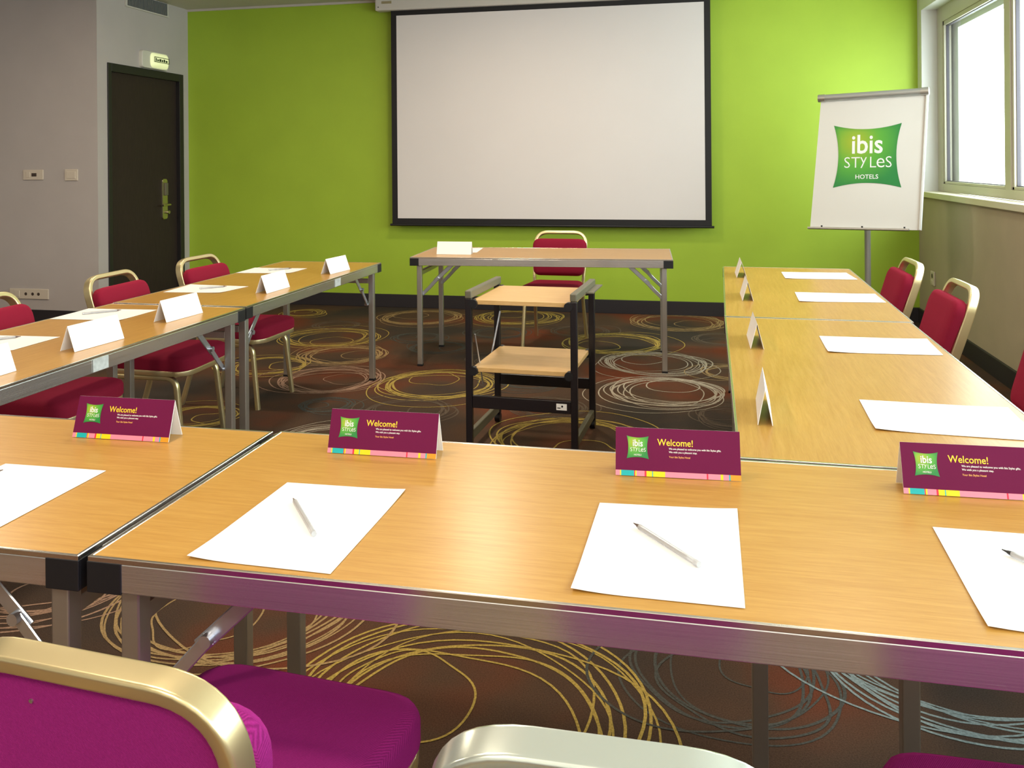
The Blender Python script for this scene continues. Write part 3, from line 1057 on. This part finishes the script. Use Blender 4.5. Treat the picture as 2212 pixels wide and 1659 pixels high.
# ---------------------------------------------------------------- chairs
def make_chair(label, fab='red', metal='gold', w=.43, ztop=.845, depth=.43, back_panel=False, yback=-.31, sw=None):
    e = tag(empty('banquet_chair', (0, 0, 0)), label, 'chair', 'upholstered stacking chairs')
    hw = w / 2 - .012
    sd = depth
    ys0 = .25 - sd
    # seat cushion
    bm = NB()
    sw = sw or w
    out = rr_outline(sw - .04, sw + .035, sd, [.05, .05, .09, .09])
    T = Matrix.Translation((0, ys0, 0))
    cushion(bm, out, [(.006, .400), (0, .408), (0, .448), (.008, .462), (.03, .471), (.08, .476), (.14, .478)], T)
    link('seat', bm, M[fab], e, True)
    # seat rail under cushion
    bm = NB()
    o2 = rr_outline(sw - .055, sw + .02, sd - .015, [.05, .05, .09, .09])
    sweep(bm, [(p.x, p.y + ys0 + .007, .388) for p in o2], rsec(.014, .026, .003, 1), nrm=(0, 0, 1), closed=True)
    link('seat_rail', bm, M[metal], e, True)
    # front legs with the bent side tube
    for s in (-1, 1):
        bm = NB()
        xx = s * (w / 2 - .022)
        pth = round_path([(xx - s * .01, ys0 + .03, .362), (xx, .175, .362), (xx + s * .012, .215, .0)], [.055])
        sweep(bm, pth, rsec(.026, .026, .007, 2), nrm=(1, 0, 0))
        lg = link('leg', bm, M[metal], e, True)
    # back frame: inverted U, leaning back
    zt = ztop - .012
    bot = Vector((0, ys0 + .01, .40))
    top = Vector((0, yback, zt))
    dirv = (top - bot).normalized()
    nrm = Vector((1, 0, 0)).cross(dirv)
    Lf = (top - bot).length
    def bp(x, l, n=0): return bot + Vector((x, 0, 0)) + dirv * l + nrm * n
    bm = NB()
    pth = round_path([bp(-hw + .012, 0), bp(-hw, Lf * .5), bp(-hw, Lf), bp(hw, Lf), bp(hw, Lf * .5), bp(hw - .012, 0)], [.05, .10, .10, .05], 10)
    sweep(bm, pth, rsec(.024, .040, .006, 3), nrm=nrm)
    link('back_frame', bm, M[metal], e, True)
    # rear legs
    for s in (-1, 1):
        bm = NB()
        xx = s * (hw - .012)
        sweep(bm, round_path([(xx, ys0 + .012, .42), (xx, ys0 + .005, .34), (xx + s * .012, ys0 - .10, 0)], [.05]), rsec(.026, .026, .007, 2), nrm=(1, 0, 0))
        link('leg', bm, M[metal], e, True)
    # back pad: front of frame (local +nrm or -nrm whichever faces +y)
    sg = 1 if nrm.y > 0 else -1
    pw = w + .012
    l0, l1 = .10, Lf - .062
    out = rr_outline(pw - .05, pw, l1 - l0, [.05, .05, .07, .07])
    T = plane_T(bp(0, l0, sg * .018), (sg * -1 * -1, 0, 0), dirv)
    z = T.to_3x3() @ Vector((0, 0, 1))
    if z.y < 0:
        T = plane_T(bp(0, l0, sg * .018), (-1, 0, 0), dirv)
    bm = NB()
    cushion(bm, out, [(.008, 0), (0, .008), (0, .032), (.008, .044), (.03, .052), (.08, .056)], T)
    link('backrest', bm, M[fab], e, True)
    if back_panel:
        bm = NB()
        outp = rr_outline(2 * hw - .026, 2 * hw - .020, Lf - .012 - .08, [.04, .04, .085, .085], 9)
        T2 = T.copy()
        T2.translation = bp(0, .08, sg * -.002)
        cushion(bm, outp, [(.01, -.004), (0, 0), (0, .018)], T2)
        bpn = link('back_panel', bm, M[fab], e, True)
        bm = NB()
        pc = bp(-.085, Lf - .055, sg * -.008)
        rod(bm, pc, pc + nrm * sg * .008, .0028, 10)
        link('button', bm, M['steel'], bpn, True)
    else:
        bm = NB()
        outp = rr_outline(2 * hw - .03, 2 * hw - .026, l1 - l0 - .02, [.04, .04, .05, .05], 6)
        T2 = T.copy()
        T2.translation = bp(0, l0 + .01, sg * .004)
        cushion(bm, outp, [(.006, -.012), (0, -.004), (0, .014)], T2)
        link('back_panel', bm, M[fab], e, True)
    return e

proto = make_chair('x')
def put(ch, x, y, rz, label):
    ch.location = (x, y, 0)
    ch.rotation_euler = (0, 0, rz)
    ch['label'] = label
    return ch
put(proto, -2.655, 4.87, R(-92), 'gold-framed burgundy chair at the far end of the left row')
put(copy_tree(proto), -2.655, 4.07, R(-88), 'gold-framed burgundy chair on the left row, its back in front of the dark door')
put(copy_tree(proto), -2.675, 3.235, R(-88), 'burgundy chair on left row, its back cut by the left picture edge')
put(copy_tree(proto), -2.675, 2.42, R(-90), 'burgundy chair at lower left whose seat shows under the left row')
put(copy_tree(proto), .845, 5.27, R(90), 'burgundy chair at the far end of the right row by the flip chart')
put(copy_tree(proto), .855, 4.36, R(90), 'burgundy chair against the right wall, second from the right row far end')
put(copy_tree(proto), .955, 3.38, R(90), 'burgundy chair cut by the right picture edge behind the right row')
put(copy_tree(proto), -1.075, 6.79, R(178), 'burgundy chair behind the crosswise table, back against the green wall')
n1 = make_chair('x', 'magenta', 'gold', .43, .798, .51, True, -.325, .42)
put(n1, -.700, 1.268, R(-5), 'magenta chair with broad gold back frame at the lower left corner')
n2 = make_chair('x', 'magenta', 'silver', .362, .857, .30, False, -.16)
put(n2, -.086, .98, R(0), 'chair with pale silver back frame at the bottom centre')
n3 = make_chair('x', 'magenta', 'gold', .43, .815, .45, False, -.345)
put(n3, .492, 1.272, R(0), 'magenta chair at the bottom right corner, mostly outside the picture')

# ---------------------------------------------------------------- trolley
def make_trolley():
    e = tag(empty('projector_trolley', (-.812, 4.43, 0), R(-2.6)), 'black-framed trolley with two pale wood shelves between the table rows', 'trolley')
    w, d = .257, .26
    zt = .742
    for sx in (-1, 1):
        for sy in (-1, 1):
            bm = NB(); box(bm, sx * w - .016, sx * w + .016, sy * d - .014, sy * d + .014, .045, zt, .004)
            p = link('post', bm, M['cart'], e)
            bm = NB(); rod(bm, (sx * w - .014, sy * d, .024), (sx * w + .014, sy * d, .024), .024, 16); link('castor', bm, M['black'], p, True)
    for sx in (-1, 1):
        bm = NB(); box(bm, sx * w - .016, sx * w + .016, -d - .016, d + .03, zt, zt + .038, .005); link('top_rail', bm, M['cartgrey'], e)
        bm = NB(); box(bm, sx * w - .012, sx * w + .012, -d + .014, d - .014, .055, .10, .004); link('side_rail', bm, M['cartgrey'], e)
    for zz, nm in ((.735, 'shelf'), (.410, 'shelf')):
        bm = NB(); box(bm, -w + .016, w - .016, -d + .0, d + .0, zz - .022, zz, .002); sh = link(nm, bm, M['shelf'], e)
        for sx in (-1, 1):
            for sy in (-1, 1):
                bm = NB(); rod(bm, (sx * (w - .024), sy * d - .016, zz - .018), (sx * (w - .024), sy * d + .016, zz - .018), .021, 16)
                link('clamp_knob', bm, M['black'], sh, True)
    bm = NB(); box(bm, -w + .016, w - .016, -d - .010, -d + .010, .215, .275, .003); fb = link('front_bar', bm, M['cart'], e)
    bm = NB(); box(bm, w - .085, w - .035, -d - .0115, -d - .009, .232, .262); st = link('bar_sticker', bm, M['paper'], fb)
    bm = NB(); rod(bm, (w - .057, -d - .011, .250), (w - .057, -d - .0125, .250), .005, 8); box(bm, w - .08, w - .065, -d - .0125, -d - .0112, .240, .244); link('sticker_mark', bm, M['black'], st)
    bm = NB(); box(bm, -w + .016, w - .016, d - .010, d + .010, .205, .260, .003); link('back_bar', bm, M['cart'], e)
    bm = NB(); box(bm, w + .016, w + .055, -.02, d + .02, zt + .004, zt + .010); link('side_tray', bm, M['cartgrey'], e)
    bm = NB(); rod(bm, (-w + .022, d - .02, .60), (-w + -.02 + .0, d - .06, .36), .005, 8); link('brace_rod', bm, M['zinc'], e, True)
    bm = NB(); rod(bm, (-w + .014, -d + .05, .56), (-w + .034, -d + .12, .30), .0035, 8); link('brace_rod', bm, M['zinc'], e, True)
    return e
make_trolley()

# ---------------------------------------------------------------- flip chart
BL, BR_, TL, TR = Vector((.815, 6.95, .895)), Vector((1.500, 6.68, .905)), Vector((.918, 7.08, 1.868)), Vector((1.588, 6.82, 1.885))
fc = tag(empty('flip_chart', (1.22, 6.97, 0)), 'white flip chart board on a grey pole with green cushion logo', 'flip chart')
off = Vector((1.22, 6.97, 0))
xd = (BR_ - BL).normalized()
yd = (TL - BL)
yd = (yd - xd * yd.dot(xd) * .0)
def quad_slab(q, th, m, name, parent):
    n = (q[1] - q[0]).cross(q[3] - q[0]).normalized()
    bm = NB()
    A = [bm.verts.new(p - off) for p in q]
    B = [bm.verts.new(p - off - n * th) for p in q]
    bm.faces.new(A); bm.faces.new(B[::-1])
    for k in range(4):
        bm.faces.new((A[k], B[k], B[(k + 1) % 4], A[(k + 1) % 4]))
    return link(name, bm, m, parent), n
board, nrmf = quad_slab([BL, BR_, TR, TL], .018, M['easel_board'], 'board', fc)
e1 = (TR - BR_).normalized()
bm = NB(); sweep(bm, [BR_ - off + xd * .009, TR - off + xd * .009], rsec(.016, .03, .004, 2), nrm=nrmf); link('side_frame', bm, M['white_paint'], fc)
bm = NB(); sweep(bm, [TL - off + Vector((0, 0, -.01)) - xd * .015 + nrmf * .012, TR - off + Vector((0, 0, -.01)) + xd * .02 + nrmf * .012], csec(.026, 16)); cl = link('clamp_bar', bm, M['easel_metal'], fc, True)
for a, s_ in ((TL, 1), (TR, -1)):
    bm = NB(); p0 = a - off + Vector((0, 0, -.01)) + nrmf * .012 - xd * .018 * s_; sweep(bm, [p0, p0 + xd * .05 * s_], csec(.029, 16)); link('end_cap', bm, M['steel'], cl, True)
bm = NB(); sweep(bm, [BL - off - xd * .01 + nrmf * .012, BR_ - off - xd * .06 + nrmf * .012], rsec(.016, .045, .004, 2), nrm=nrmf); tr = link('pen_tray', bm, M['steel'], fc)
for t_ in (.12, .5, .88):
    bm = NB(); p0 = BL.lerp(BR_, t_) - off + nrmf * .02; rod(bm, p0, p0 + Vector((0, 0, .02)), .006, 8); link('tray_clip', bm, M['black'], tr)
lw = (BR_ - BL).length
ce = BL + (BR_ - BL) * .485 + (TL - BL) * .54
T = plane_T(ce - off + nrmf * .0012, xd, (TL - BL) * .5 + (TR - BR_) * .5)
lg = cushion_logo(.465, T, fc)
bm = NB(); px0, py0 = 1.23, 7.045
rod(bm, (px0 - off.x, py0 - off.y, .055), (px0 - off.x, py0 - off.y, 1.5), .022, 16); link('pole', bm, M['easel_metal'], fc, True)
bm = NB(); box(bm, -.06, .08, .0, .06, 1.30, 1.42, .006); link('tilt_bracket', bm, M['steel'], fc)
for k in range(5):
    a = R(90 + 72 * k)
    bm = NB()
    c = Vector((px0 - off.x, py0 - off.y, .07))
    sweep(bm, [c, c + Vector((.30 * math.cos(a), .30 * math.sin(a), -.03))], rsec(.03, .022, .004, 1), nrm=(0, 0, 1))
    ft = link('base_foot', bm, M['easel_metal'], fc)
    bm = NB(); q = c + Vector((.29 * math.cos(a), .29 * math.sin(a), -.046)); rod(bm, q + Vector((-.012, 0, 0)), q + Vector((.012, 0, 0)), .024, 12); link('castor', bm, M['black'], ft, True)
